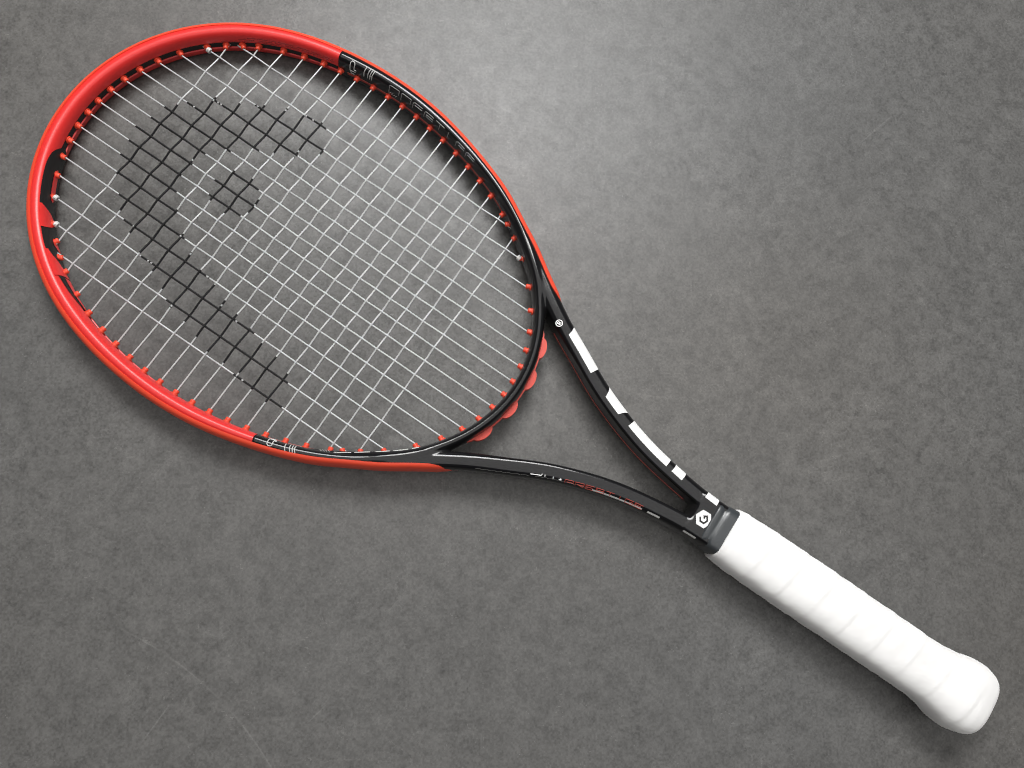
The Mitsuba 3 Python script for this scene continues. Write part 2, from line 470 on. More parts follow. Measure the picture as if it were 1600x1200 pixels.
# the red bumper guard round the outside
def bumper_path():
    """Outer edge of the frame: round the hoop, then on along the shafts to where the guard ends."""
    tail = np.array([(0.2815, 0.0928), (0.2970, 0.0840), (0.3115, 0.0744), (0.3240, 0.0664), (0.3352, 0.0590)])
    d = np.gradient(tail, axis=0); d /= np.linalg.norm(d, axis=1, keepdims=True)
    tail = tail - np.stack([-d[:, 1], d[:, 0]], 1) * 0.0016
    t0 = theta_at(0.262, 0.1022)
    t = np.linspace(np.pi, t0, 60)
    c, _, n, hw = at_theta(wrap(t))
    half = np.vstack([c + n * hw[:, None], tail])
    s_ = np.r_[0, np.cumsum(np.linalg.norm(np.diff(half, axis=0), axis=1))]
    full = np.vstack([half[:0:-1] * [1, -1], half])
    sf = np.r_[-s_[:0:-1], s_]
    keep = np.r_[0, np.arange(1, len(sf), 1)]
    sp_ = CubicSpline(sf, full)
    x = np.linspace(sf[0], sf[-1], 1100)
    c = sp_(x)
    t = np.gradient(c, axis=0); t /= np.linalg.norm(t, axis=1, keepdims=True)
    n = np.stack([t[:, 1], -t[:, 0]], 1)
    if (n[550] * [-1, 0]).sum() < 0:
        n = -n
    return c, n, x


bc, bn, bx = bumper_path()
e = np.minimum(bx - bx[0], bx[-1] - bx)
kk = np.sqrt(np.clip(e / 0.013, 0, 1))
v = []
kn = sstep(0, 0.020, e)
tail_w = sstep(0.235, 0.270, bc[:, 0])
for i in range(len(bx)):
    k = kk[i]
    a, b = 0.0048 + 0.0016 * k - 0.0006 * (1 - k), (0.0106 - 0.0004 + 0.0009 * tail_w[i]) * (0.25 + 0.75 * k)
    n0 = 0.0048 - 0.0021 * kn[i] + 0.0010 * (1 - kn[i])
    PB = 3.3
    f0 = np.arccos(np.clip((n0 / a) ** (PB / 2), 0, 1))
    fi = np.linspace(f0, -f0, 25)
    sn, sz = a * np.abs(np.cos(fi)) ** (2 / PB), b * np.sign(fi) * np.abs(np.sin(fi)) ** (2 / PB)
    sec = np.column_stack([np.r_[n0 - 0.0003, sn, n0 - 0.0003] - 0.0048, np.r_[sz[0] - 0.0006, sz, sz[-1] + 0.0006] - 0.0020 * (1 - k)])
    v.append(np.column_stack([bc[i] + bn[i] * sec[:, :1], sec[:, 1]]))
kq = v[0].shape[0]
v = np.vstack(v)
i, j = np.meshgrid(np.arange(len(bx) - 1), np.arange(kq), indexing='ij')
q = np.stack([i * kq + j, (i + 1) * kq + j, (i + 1) * kq + (j + 1) % kq, i * kq + (j + 1) % kq], -1).reshape(-1, 4)
f = np.vstack([q[:, [0, 1, 2]], q[:, [0, 2, 3]]])
v = np.vstack([v, v[:kq].mean(0), v[-kq:].mean(0)])
aa = np.arange(kq); bb = (aa + 1) % kq; o = (len(bx) - 1) * kq
f = np.vstack([f, np.stack([np.full(kq, len(v) - 2), aa, bb], 1), np.stack([np.full(kq, len(v) - 1), o + bb, o + aa], 1)])
bm = trimesh.Trimesh(v, f, process=False)
if bm.volume < 0:
    bm.invert()
put(R + '__bumper_guard', bm, 'red_plastic', 'red bumper guard round the outside of the hoop', smooth=50)

# ------------------------------------------------------------------ strings, grommets, knots
STENCIL = [(257, 166), (272, 165), (332, 155), (376, 160), (414, 166), (450, 170), (477, 182), (505, 192), (512, 206), (504, 240), (464, 244), (435, 238), (396, 234), (356, 236), (317, 242), (300, 260),
           (289, 277), (277, 300), (277, 331), (287, 370), (315, 422), (335, 444), (351, 470), (371, 492), (391, 513), (409, 535), (432, 558), (452, 588), (447, 638), (418, 630), (392, 613), (371, 590),
           (351, 570), (326, 552), (308, 528), (290, 504), (267, 482), (255, 456), (240, 427), (219, 397), (203, 365), (187, 328), (185, 300), (183, 271), (189, 241), (200, 218), (211, 196), (235, 183)]


def plan_of(px, height=0.0):
    """Plan position of something measured in the photograph at a known height above the string plane."""
    d = CAM_R.T @ np.array([(px[0] - 800) / 1231.892, (px[1] - 600) / 1231.892, 1.0])
    k = (-height - CAM_C[2]) / d[2]
    return (CAM_C + k * d)[:2]


ink = Polygon([plan_of(p) for p in STENCIL]).buffer(0.0002).union(Point(plan_of((366, 303))).buffer(0.0152))


def string_color(p0):
    return None


def tube(path, r, k=8):
    p = np.asarray(path, float)
    t = np.gradient(p, axis=0); t /= np.linalg.norm(t, axis=1, keepdims=True)
    a = np.cross(t, [0, 0, 1.0]); bad = np.linalg.norm(a, axis=1) < 1e-3; a[bad] = [1, 0, 0]
    a /= np.linalg.norm(a, axis=1, keepdims=True)
    b = np.cross(t, a)
    r = np.broadcast_to(r, (len(p),))
    ang = np.arange(k) * 2 * np.pi / k
    v = (p[:, None] + r[:, None, None] * (np.cos(ang)[None, :, None] * a[:, None] + np.sin(ang)[None, :, None] * b[:, None])).reshape(-1, 3)
    i, j = np.meshgrid(np.arange(len(p) - 1), np.arange(k), indexing='ij')
    q = np.stack([i * k + j, (i + 1) * k + j, (i + 1) * k + (j + 1) % k, i * k + (j + 1) % k], -1).reshape(-1, 4)
    f = np.vstack([q[:, [0, 1, 2]], q[:, [0, 2, 3]]])
    v = np.vstack([v, p[0], p[-1]])
    aa = np.arange(k); bb = (aa + 1) % k; o = (len(p) - 1) * k
    f = np.vstack([f, np.stack([np.full(k, len(v) - 2), aa, bb], 1), np.stack([np.full(k, len(v) - 1), o + bb, o + aa], 1)])
    m = trimesh.Trimesh(v, f, process=False)
    if m.volume < 0:
        m.invert()
    return m


bsdf('string_mat', {'type': 'twosided', 'bsdf': {'type': 'principled', 'base_color': rgb(0.46, 0.465, 0.47), 'roughness': 0.20, 'specular': 0.8, 'clearcoat': 0.7, 'clearcoat_gloss': 0.9}})
bsdf('stencil_ink', {'type': 'twosided', 'bsdf': {'type': 'principled', 'base_color': rgb(0.008, 0.008, 0.0085), 'roughness': 0.6, 'specular': 0.25}})
mains_v = np.r_[m_v, -m_v[::-1]]
mains_a = np.r_[m_tip, m_tip[::-1]]
mains_b = np.r_[m_thr, m_thr[::-1]]
SR = 0.00048


def put_string(key, path, seed):
    g = np.random.default_rng(seed)
    p = path[:, :2]
    wob = (meshkit.noise(np.stack([p[:, 0] * 900, p[:, 1] * 900, np.full(len(p), seed)], 1)) - 0.5) * 0.0016
    on = np.array([ink.contains(Point(a + w)) for a, w in zip(p, wob)], float)
    chip = meshkit.noise(np.stack([p[:, 0] * 2400, p[:, 1] * 2400, np.full(len(p), seed + 50)], 1))
    edge = np.array([ink.boundary.distance(Point(a)) for a in p])
    on = np.where((chip > 0.86) & (edge < 0.004), 0, on)
    m = tube(path, SR, 10)
    base, i = key, 0
    while key in scene:
        i += 1; key = f'{base}_{i:03d}'
    scene[key] = mikit.ply(trimesh.Trimesh(H(m.vertices), m.faces[:, ::-1], process=False), 'string_mat', smooth=True)
    cuts = np.flatnonzero(np.diff(np.r_[0, on, 0]))
    runs = [tube(path[a:b], SR * (1.22 + 0.16 * meshkit.noise(np.stack([path[a:b, 0] * 700, path[a:b, 1] * 700, np.full(b - a, seed)], 1))), 9) for a, b in zip(cuts[::2], cuts[1::2]) if b - a > 1]
    for n, m in enumerate(runs):                                       # the stencilled ink, a skin on the string, one piece per stretch
        k = key + '__stencil' + (f'_{n:03d}' if n else '')
        scene[k] = mikit.ply(trimesh.Trimesh(H(m.vertices), m.faces[:, ::-1], process=False), 'stencil_ink', smooth=True)
        labels[k] = {'label': 'black stencil ink on the pale string'}


PARITY = 0
for i in range(16):
    a, b = mains_a[i] - 0.004, mains_b[i] + 0.004
    ku = np.concatenate([[a, mains_a[i]], c_u[np.abs(mains_v[i]) < c_w], [mains_b[i], b]])
    js = np.nonzero(np.abs(mains_v[i]) < c_w)[0]
    kz = np.r_[0, 0, 0.00040 * (-1.0) ** (js + i + PARITY), 0, 0]
    keep = np.r_[True, np.diff(ku) > 0.001]
    z = PchipInterpolator(ku[keep], kz[keep])
    u = np.arange(a, b, 0.0006)
    put_string(R + '__main_string', np.stack([u, np.full(len(u), mains_v[i]), z(u)], 1), i)
for j in range(19):
    a, b = -c_w[j] - 0.004, c_w[j] + 0.004
    ii = np.nonzero((mains_a < c_u[j]) & (mains_b > c_u[j]))[0][::-1]
    kv = np.r_[a, a + 0.004, mains_v[ii], b - 0.004, b]
    kz = np.r_[0, 0, -0.00072 * (-1.0) ** (j + ii + PARITY), 0, 0]
    keep = np.r_[True, np.diff(kv) > 0.001]
    z = PchipInterpolator(kv[keep], kz[keep])
    v = np.arange(a, b, 0.0006)
    put_string(R + '__cross_string', np.stack([np.full(len(v), c_u[j]), v, z(v)], 1), 100 + j)

# a grommet: a barrel with a rolled lip and a bore, its axis along +x, the wall at x = 0
prof = [(-0.0012, 0.0026), (0.0002, 0.0026), (0.00035, 0.0019), (0.0008, 0.00178), (0.0014, 0.0019), (0.0020, 0.00192), (0.0025, 0.00172), (0.0028, 0.0013), (0.00275, 0.0009), (0.0022, 0.00070), (-0.0012, 0.00070)]
K = 14
ga = np.arange(K) * 2 * np.pi / K
gv_ = np.array([[x, r * math.cos(t), r * math.sin(t)] for x, r in [(a * 0.95, b * 0.88) for a, b in prof] for t in ga])
gi, gj = np.meshgrid(np.arange(len(prof) - 1), np.arange(K), indexing='ij')
gq = np.stack([gi * K + gj, gi * K + (gj + 1) % K, (gi + 1) * K + (gj + 1) % K, (gi + 1) * K + gj], -1).reshape(-1, 4)
gm = trimesh.Trimesh(gv_, np.vstack([gq[:, [0, 1, 2]], gq[:, [0, 2, 3]]]), process=False)
gm.invert()
grommet_ply = mikit.ply(gm, 'red_plastic', smooth=45)


def frame_matrix(o, x, up_=(0, 0, 1)):
    x = x / np.linalg.norm(x)
    y = np.cross(up_, x); y /= np.linalg.norm(y)
    z = np.cross(x, y)
    M = np.eye(4); M[:3, 0], M[:3, 1], M[:3, 2], M[:3, 3] = x, y, z, o
    return M


ends = [((mains_a[i], mains_v[i]), (1, 0)) for i in range(16)] + [((mains_b[i], mains_v[i]), (-1, 0)) for i in range(16)] \
    + [((c_u[j], s * c_w[j]), (0, -s)) for j in range(19) for s in (-1, 1)]
_, n_in = normals(INNER)
in_tree = cKDTree(INNER)
for q, ((u, v), sd) in enumerate(ends):
    k = in_tree.query((u, v))[1]
    inward = -n_in[k]
    sd = np.array(sd, float)
    # where the string meets the wall
    c = np.array([u, v]) - sd * 0.0
    hit = c + n_in[k] * np.dot(INNER[k] - c, n_in[k]) * 0.85 - sd * 0.0002
    ax = inward * 0.75 + sd * 0.45
    key = R + '__grommet' + (f'_{q:03d}' if q else '')
    o, x = H([*hit, 0.0]), H([*(hit + ax), 0.0]) - H([*hit, 0.0])
    scene[key] = {**grommet_ply, 'to_world': T(frame_matrix(o, x, AX @ np.array([0, 0, -1.0])))}

# knots: a few turns of string drawn tight against a grommet
def knot(u, v, sd):
    c = np.array([u, v]) + np.array(sd) * 0.0006
    t = np.linspace(0, 1, 70)
    ang = t * 2 * np.pi * 2.4
    side = np.array([-sd[1], sd[0]])
    r = 0.0013
    p = np.stack([c[0] + sd[0] * 0.0018 * (t - 0.3) + side[0] * r * np.cos(ang), c[1] + sd[1] * 0.0018 * (t - 0.3) + side[1] * r * np.cos(ang), r * np.sin(ang) + 0.0003], 1)
    tail = p[-1] + np.outer(np.linspace(0.1, 1, 8), [side[0] * 0.002 - sd[0] * 0.001, side[1] * 0.002 - sd[1] * 0.001, 0.0012])
    put(R + '__string_knot', tube(np.vstack([p, tail]), 0.0006, 8), 'grey_ink', smooth=True)


knot(mains_a[2], mains_v[2], (1, 0)); knot(mains_a[14], mains_v[14], (1, 0)); knot(mains_b[14], mains_v[14], (-1, 0)); knot(mains_a[1], mains_v[1], (1, 0))

# ------------------------------------------------------------------ the red strip under the bridge with its four scallops
tt = np.linspace(-0.255, 0.255, 400)
c, t_, n_, hw_ = at_theta(tt)
s_ = np.r_[0, np.cumsum(np.linalg.norm(np.diff(c, axis=0), axis=1))]
bump = np.full(len(tt), 0.0007)
for px in ((853, 547), (834, 598), (803, 647), (757, 681)):
    w = plan_of(px); i = np.argmin(np.hypot(*(c - w).T))
    x = (s_ - s_[i]) / 0.0064
    bump = np.maximum(bump, 0.0036 * np.sqrt(np.clip(1 - x * x, 0, 1)))
bump *= np.clip(np.minimum(np.arange(len(tt)), np.arange(len(tt))[::-1]) / 12, 0.2, 1)
outer = c + n_ * (hw_ + bump)[:, None]
inner = c + n_ * (hw_ - 0.0010)[:, None]
poly = Polygon(np.vstack([outer, inner[::-1]])).buffer(0)
strip = trimesh.creation.extrude_polygon(poly, 0.0052, engine='earcut')
strip.apply_translation([0, 0, -0.0026])
put(R + '__bridge_strip', strip, 'red_strip', 'red scalloped grommet strip under the bridge', smooth=35)


# ------------------------------------------------------------------ decals: thin skins and strokes that follow the frame
def shaft_pt(u, side, n, z):
    i = np.clip(((np.asarray(u) - 0.245) / 0.255 * (len(us) - 1)).astype(int), 0, len(us) - 1)
    p = SHC[i] + nSH[i] * np.asarray(n)[..., None]
    return np.stack([p[..., 0], side * p[..., 1], np.broadcast_to(z, p[..., 0].shape)], -1)


def skin(grid, lift=0.00012):
    """A (a, b, 3) grid of points drawn onto the frame's surface and lifted a little: a printed patch."""
    a, b, _ = grid.shape
    p, n = project(grid.reshape(-1, 3), 5, 0.002)
    p = p + n * lift
    i, j = np.meshgrid(np.arange(a - 1), np.arange(b - 1), indexing='ij')
    q = np.stack([i * b + j, (i + 1) * b + j, (i + 1) * b + j + 1, i * b + j + 1], -1).reshape(-1, 4)
    m = trimesh.Trimesh(p, np.vstack([q[:, [0, 1, 2]], q[:, [0, 2, 3]]]), process=False)
    fn = m.face_normals
    if (fn * n[m.faces[:, 0]]).sum() < 0:
        m.invert()
    return m


def section_path(k, q0, q1):
    """Points round a shaft's section from near the middle of its top (q = 0) over the outer edge down the outer wall (q > 1)."""
    q = np.linspace(q0, q1, k)
    n = np.where(q < 1, q * SH_HW, SH_HW)
    z = np.where(q < 1, HH, HH - (q - 1) * 0.01)
    return n, z


def stripe(key, side, pxs, mat, q_in, q_out, label=None, skew0=0.0, skew1=0.0):
    ua, ub = pxs
    n, z = section_path(14, q_in, q_out)
    k = max(6, int((ub - ua) / 0.0012))
    w = np.linspace(0, 1, 14)
    g = np.stack([shaft_pt(np.linspace(ua + skew0 * (1 - w[m]), ub + skew1 * w[m], k), side, np.full(k, n[m]), z[m]) for m in range(14)], 1)
    put(R + '__' + key, skin(g), mat, label, smooth=True)


def u_at(px, hgt=0.008):
    return plan_of(px, hgt)[0]


Q0, Q1 = -0.22, 1.95
stripe('frame__stripe', -1, (u_at((889, 508)), u_at((927, 580))), 'white_ink', Q0, Q1, 'long white stripe at the top of the right shaft', skew0=0.004)
stripe('frame__stripe', -1, (u_at((942, 605)), u_at((967, 647))), 'white_ink', Q0, Q1, skew0=0.005, skew1=0.004)
stripe('frame__stripe', -1, (u_at((984, 662)), u_at((1043, 724))), 'white_ink', Q0 + .1, Q1)
stripe('frame__stripe', -1, (u_at((1051, 732)), u_at((1067, 746))), 'white_ink', Q0 + .1, Q1)
stripe('frame__stripe', -1, (u_at((1102, 773)), u_at((1119, 787))), 'white_ink', Q0 + .32, Q1)
for a, b in (((735, 735), (818, 747)), ((826, 750), (908, 768))):
    stripe('frame__pinstripe', 1, (u_at(a, 0), u_at(b, 0)), 'grey_ink', .965, 1.0)
for a, b in (((915, 770), (995, 797)), ((1003, 802), (1022, 811)), ((1058, 831), (1078, 842))):
    stripe('frame__stripe', 1, (u_at(a, 0), u_at(b, 0)), 'grey_ink', .90 if a[0] > 1000 else .95, 1.2)


def stroke(points3, r=0.00022, k=6):
    p, n = project(np.asarray(points3, float), 5, 0.002)
    return tube(p + n * 0.00005, r, k)


def densify(pl, step=0.0009):
    pl = np.asarray(pl, float)
    o = [pl[:1]]
    for a, b in zip(pl[:-1], pl[1:]):
        m = max(1, int(np.ceil(np.linalg.norm((b - a)) / step)))
        o.append(a + (b - a) * (np.arange(1, m + 1) / m)[:, None])
    return np.vstack(o)


# red pinline along the inner walls of the shafts and round under the yoke
for side, u0 in ((-1, 0.338), (1, 0.345)):
    u = np.linspace(u0, 0.458, 160)
    put(R + '__frame__pinline', stroke(shaft_pt(u, side, np.full(len(u), -SH_HW), -0.0040), 0.00035), 'dim_red_ink', 'thin dark red line along the inner wall of the shaft', smooth=True)


def hoop_surface(s_off, q, t_start):
    """(arc length in m towards the throat on the upper side, perimeter position) -> rough 3-D point. q = 0 at the inner wall's middle, growing over the top to the outside."""
    t0 = np.interp(0, [0, 1], [t_start, t_start])
    i0 = (t_start + np.pi) / (2 * np.pi) * NS
    a0 = np.interp(i0, np.arange(NS), arc)
    i = np.interp(a0 + np.asarray(s_off), arc, np.arange(NS))
    c, t, n, hw = at_theta(i / NS * 2 * np.pi - np.pi)
    q = np.asarray(q)
    nn, z = sec_point(q, hw)
    return np.concatenate([c + n * nn[..., None], z[..., None]], -1)


# outlined lettering on the inner face of the upper side; the lower half of each letter is lost in the grommet groove
LET = {'P': [[(0, 0), (0, 1), (1, 1), (1, .45)]], 'R': [[(0, 0), (0, 1), (1, 1), (1, .35)]], 'E': [[(1, 1), (.12, 1), (0, .85), (0, .2)], [(1, .72), (.2, .72)]], 'S': [[(1, 1), (.12, 1), (0, .85), (0, .2)], [(1, .72), (.24, .72), (.24, .45), (1, .45)]],
       'T': [[(0, 1), (1, 1)], [(.5, 1), (.5, .2)]], 'I': [[(.5, 1), (.5, .2)]], 'G': [[(1, 1), (.12, 1), (0, .85), (0, .2)], [(1, .72), (.3, .72)]]}
t_start = theta_at(*plan_of((604, 146), 0.006))
t_end = theta_at(*plan_of((741, 262), 0.006))
i_a, i_b = [np.interp((t + np.pi) / (2 * np.pi) * NS, np.arange(NS), arc) for t in (t_start, t_end)]
pitch = (i_b - i_a) / 8
parts = []
for k, ch in enumerate('PRESTIGE'):
    w = pitch * (0.78 if ch != 'I' else 0.4)
    for pl in LET[ch]:
        d = densify([(k * pitch + x * w, 0.0042 + 0.0058 * y) for x, y in pl])
        parts.append(stroke(hoop_surface(d[:, 0], d[:, 1], t_start), 0.00026))
put(R + '__frame__lettering', trimesh.util.concatenate(parts), 'faint_ink', 'thin grey outlined lettering along the inner face of the hoop', smooth=60)

# the small mark and bars beside the paint's edge, upper side and lower side
def mark(side):
    t0 = SEAM_A if side < 0 else SEAM_B
    sgn = 1 if side < 0 else -1
    sp_ = []
    base = 0.0085
    loop = [(base, 0.004), (base, 0.0092), (base + .0008, 0.0104), (base + .0022, 0.0104), (base + .003, 0.0094), (base + .003, 0.0052), (base + .0046, 0.0052)]
    hook = [(base + .0042, 0.0036), (base, 0.0036), (base + .001, 0.0014), (base + .003, 0.0012)]
    bars = [[(base + 0.011 + k, 0.0098 + 0.0016), (base + 0.0102 + k, 0.0075), (base + 0.0102 + k, 0.0045)] for k in (0, .0028, .0044, .0058)]
    sl = [[(base + 0.031 + k, 0.0040), (base + 0.0295 + k, 0.0022)] for k in (0, .0016, .0032, .0048)]
    for pl, r in [(loop, .00032), (hook, .00026)] + [(b_, .0003) for b_ in bars] + [(b_, .00016) for b_ in sl]:
        d = densify(pl)
        sp_.append(stroke(hoop_surface(sgn * d[:, 0], d[:, 1] + (0.0036 if side > 0 else 0.0012), t0), r))
    put(R + '__frame__emblem', trimesh.util.concatenate(sp_), 'grey_ink', smooth=60)


mark(-1); mark(1)
# outlined letters along the lower inner edge
parts = []
ta = theta_at(*plan_of((522, 706), 0.006))
for k, (x0, x1) in enumerate(((524, 551), (555, 580), (588, 612), (617, 643), (648, 662))):
    a, b = [theta_at(*plan_of((x, y), 0.007)) for x, y in ((x0, 704), (x1, 706))]
    tt = np.linspace(a, b, 30)
    c, _, n, hw = at_theta(tt)
    nn, zz = sec_point(np.full(30, 0.0078), hw)
    parts.append(stroke(np.concatenate([c + n * nn[:, None], zz[:, None]], 1), .0003))
put(R + '__frame__lettering', trimesh.util.concatenate(parts), 'grey_ink', smooth=60)

# lettering on the outer wall of the lower shaft: white strokes, then red outlined letters
def shaft_strokes(items, r):
    o = []
    for pl in items:
        d = densify(pl)
        n = 0.0043 - 0.0019 * d[:, 1]
        z = HH - 0.0045 + np.sqrt(np.maximum(0.0045 ** 2 - (n - 0.0004) ** 2, 0))
        o.append(stroke(shaft_pt(d[:, 0], 1, n, z), r))
    return trimesh.util.concatenate(o)


ua, ub = u_at((822, 744), .005), u_at((872, 752), .005)
wl = ub - ua
put(R + '__frame__lettering', shaft_strokes([[(ua, .7), (ua + .34 * wl, .7), (ua + .36 * wl, 1.2)], [(ua + .45 * wl, .5), (ua + .45 * wl, 1.1)], [(ua + .72 * wl, .4), (ua + .72 * wl, 1.0)], [(ua + .9 * wl, .6), (ua + 1.0 * wl, .6)], [(ua + .95 * wl, .3), (ua + .95 * wl, 1.0)]], .00028),
    'white_ink', 'short white strokes of lettering on the lower shaft', smooth=60)
ua, ub = u_at((878, 752), .005), u_at((1002, 796), .005)
pitch = (ub - ua) / 8
FULL = {'P': [[(0, 0), (0, 1), (1, 1), (1, .4), (.2, .4)]], 'R': [[(0, 0), (0, 1), (1, 1), (1, .4), (.2, .4), (1, 0)]], 'E': [[(1, 1), (0, 1), (0, 0), (1, 0)], [(0, .5), (.8, .5)]], 'S': [[(1, 1), (0, 1), (0, .5), (1, .5), (1, 0), (0, 0)]],
        'T': [[(0, 1), (1, 1)], [(.5, 1), (.5, 0)]], 'I': [[(.5, 1), (.5, 0)]], 'G': [[(1, 1), (0, 1), (0, 0), (1, 0), (1, .5), (.5, .5)]]}
items = []
for k, ch in enumerate('PRESTIGE'):
    for pl in FULL[ch]:
        items.append([(ua + (k + .8 * x) * pitch, y) for x, y in pl])
put(R + '__frame__lettering', shaft_strokes(items, .00021), 'dim_red_ink', 'red outlined lettering on the lower shaft', smooth=60)


# flat marks on top of the handle and the yoke
def flat_mark(key, poly, mat, label, z0=HH):
    poly = poly if poly.geom_type == 'Polygon' else poly
    ms = [trimesh.creation.extrude_polygon(g, 0.0004, engine='earcut') for g in getattr(poly, 'geoms', [poly])]
    m = trimesh.util.concatenate(ms)
    for _ in range(2):
        m = m.subdivide_to_size(0.0022)if False else m
    bot = m.vertices[:, 2] < 0.0002
    v = m.vertices.copy()
    p, _ = project(np.column_stack([m.vertices[:, :2], np.full(len(m.vertices), z0)]), 6, 0.002)
    top = np.percentile(p[:, 2], 98)
    v[:, 2] = top + np.where(bot, -0.0006, 0.00015)
    put(R + '__frame__' + key, trimesh.Trimesh(v, m.faces, process=False), mat, label)


def rot2(poly, ang, c, sc=1.0):
    p = shapely.affinity.scale(poly, sc, sc, origin=(0, 0))
    p = shapely.affinity.rotate(p, ang, origin=(0, 0), use_radians=True)
    return shapely.affinity.translate(p, *c)


import shapely.affinity
hexa = Polygon([(math.cos(a), math.sin(a)) for a in np.radians(90 + 60 * np.arange(6))])
g_line = shapely.LineString([(0.10, 0.02), (0.10, 0.30), (0.42, 0.27), (0.42, -0.22), (0.02, -0.46), (-0.38, -0.22), (-0.38, 0.24)])
hexg = hexa.difference(g_line.buffer(0.105, cap_style=2, join_style=2))
# upright in the photo: the photo's right and up, as plan directions
e0 = plan_of((1099, 811), .011); ex = plan_of((1109, 811), .011) - e0; ey = plan_of((1099, 801), .011) - e0
M2 = np.column_stack([ex, ey]) / 10
sc = 14.6
hexp = shapely.affinity.affine_transform(hexg, [M2[0, 0] * sc * .93, M2[0, 1] * sc, M2[1, 0] * sc * .93, M2[1, 1] * sc, e0[0], e0[1]])
flat_mark('hexagon_emblem', hexp, 'white_ink', 'white hexagon emblem with a dark angular G at the top of the handle', 0.0108)
e0 = plan_of((874, 504.5), .011)
Rl = shapely.LineString([(-.25, -.45), (-.25, .45), (.15, .45), (.3, .3), (.3, .12), (.15, 0), (-.25, 0)]).buffer(.11).union(shapely.LineString([(.05, 0), (.32, -.45)]).buffer(.11))
ring = Point(0, 0).buffer(1.0).difference(Point(0, 0).buffer(0.78)).union(Rl)
ring = shapely.affinity.rotate(ring, 60, origin=(0, 0))
s6 = 6.0
ringp = shapely.affinity.affine_transform(ring, [M2[0, 0] * s6, M2[0, 1] * s6, M2[1, 0] * s6, M2[1, 1] * s6, e0[0], e0[1]])
flat_mark('round_emblem', ringp, 'white_ink', 'small white circled letter R on the yoke', 0.0105)

# printed marks inside the red tip: black patch with red shapes on the inner wall
def wall_patch(key, ta_, tb_, zf0, zf1, mat, lift, label=None, k=40):
    tt = np.linspace(ta_, tb_, k)
    c, _, n, hw = at_theta(wrap(tt))
    v, kk = [], 10
    z0, z1 = zf0(np.linspace(0, 1, k)), zf1(np.linspace(0, 1, k))
    for i in range(k):
        z = np.linspace(z0[i], z1[i], kk)
        nn, zz = sec_point(z, hw[i])
        gn, gz = np.sign(nn) * np.abs(nn / hw[i]) ** (PE - 1) / hw[i], np.sign(zz) * np.abs(zz / HH) ** (PE - 1) / HH
        gl = np.hypot(gn, gz) + 1e-9
        nn, zz = nn + lift * gn / gl, zz + lift * gz / gl
        v.append(np.column_stack([c[i] + n[i] * nn[:, None], zz]))
    v = np.array(v).reshape(-1, 3)
    i, j = np.meshgrid(np.arange(k - 1), np.arange(kk - 1), indexing='ij')
    q = np.stack([i * kk + j, (i + 1) * kk + j, (i + 1) * kk + j + 1, i * kk + j + 1], -1).reshape(-1, 4)
    put(R + '__head__' + key, trimesh.Trimesh(v, np.vstack([q[:, [0, 1, 2]], q[:, [0, 2, 3]]]), process=False), mat, label, smooth=True)


def unwrap_theta(px, hgt):
    t = theta_at(*plan_of(px, hgt))
    return t if t > 0 else t + 2 * np.pi


def patch_between(key, pa, pb, zlo, zhi, mat, lift, label=None, k=60):
    """zlo and zhi: (fraction, height along the section) tables."""
    wall_patch(key, unwrap_theta(pa, .006), unwrap_theta(pb, .006), lambda x: PchipInterpolator(*zip(*zlo))(x), lambda x: PchipInterpolator(*zip(*zhi))(x), mat, lift, label, k)


patch_between('decal', (100, 226), (132, 478), [(0, 1e-4), (.03, -.0045), (.08, -.008), (.5, -.0095), (1, -.0095)], [(0, 2e-4), (.03, .0055), (.07, .0085), (.14, .0096), (.55, .0099), (.72, .0084), (.88, .0062), (1, .002)], 'black_matte', 0.0003, 'black printed band inside the red tip')
patch_between('decal', (94, 262), (87, 312), [(0, -1e-4), (.08, -.0018), (.2, -.0024), (.8, -.0024), (.92, -.0018), (1, -1e-4)], [(0, 1e-4), (.08, .0018), (.2, .0024), (.8, .0024), (.92, .0018), (1, 1e-4)], 'red_paint', 0.0006, 'red slot shape on the black band')
patch_between('decal', (70, 318), (72, 354), [(0, .0088), (.1, .0070), (.35, .0010), (.6, -.0020), (.85, .0005), (1, .0075)], [(0, .0102), (.5, .0102), (1, .0102)], 'red_paint', 0.0006, 'red half disc on the black band')
patch_between('decal', (88, 368), (97, 388), [(0, -.0015), (.3, -.003), (1, -.0052)], [(0, .0022), (.4, .0026), (1, -.0045)], 'red_paint', 0.0006)
patch_between('decal', (82, 388), (104, 428), [(0, .0086), (.2, .0070), (.5, .0020), (.8, -.0020), (1, -.0030)], [(0, .0102), (.5, .0102), (1, .0102)], 'red_paint', 0.0006, 'red quarter disc on the black band')
patch_between('decal', (108, 430), (136, 480), [(0, -.0030), (1, -.0010)], [(0, .0035), (1, .0012)], 'red_paint', 0.0006)

rows = random.Random(4)
bsdf('dark_red_ink', {'type': 'twosided', 'bsdf': {'type': 'principled', 'base_color': rgb(0.30, 0.016, 0.018), 'roughness': 0.4}})
for row, (pa, pb) in enumerate((((384, 62), (520, 93)), ((372, 67), (520, 98)), ((345, 70), (452, 80)))):
    ta_, tb_ = [unwrap_theta(p, .005) for p in (pa, pb)]
    x = min(ta_, tb_)
    hq = 0.0066 - 0.0013 * row
    while x < max(ta_, tb_) - 0.01:
        w = rows.uniform(0.025, 0.075)
        wall_patch('printed_line', x, min(x + w, max(ta_, tb_)), lambda f: np.full_like(f, hq - 0.00022), lambda f: np.full_like(f, hq + 0.00022), 'dark_red_ink', 0.0001, None if row or x > min(ta_, tb_) else 'rows of tiny dark print on the inner wall', 8)
        x += w + rows.uniform(0.006, 0.014)

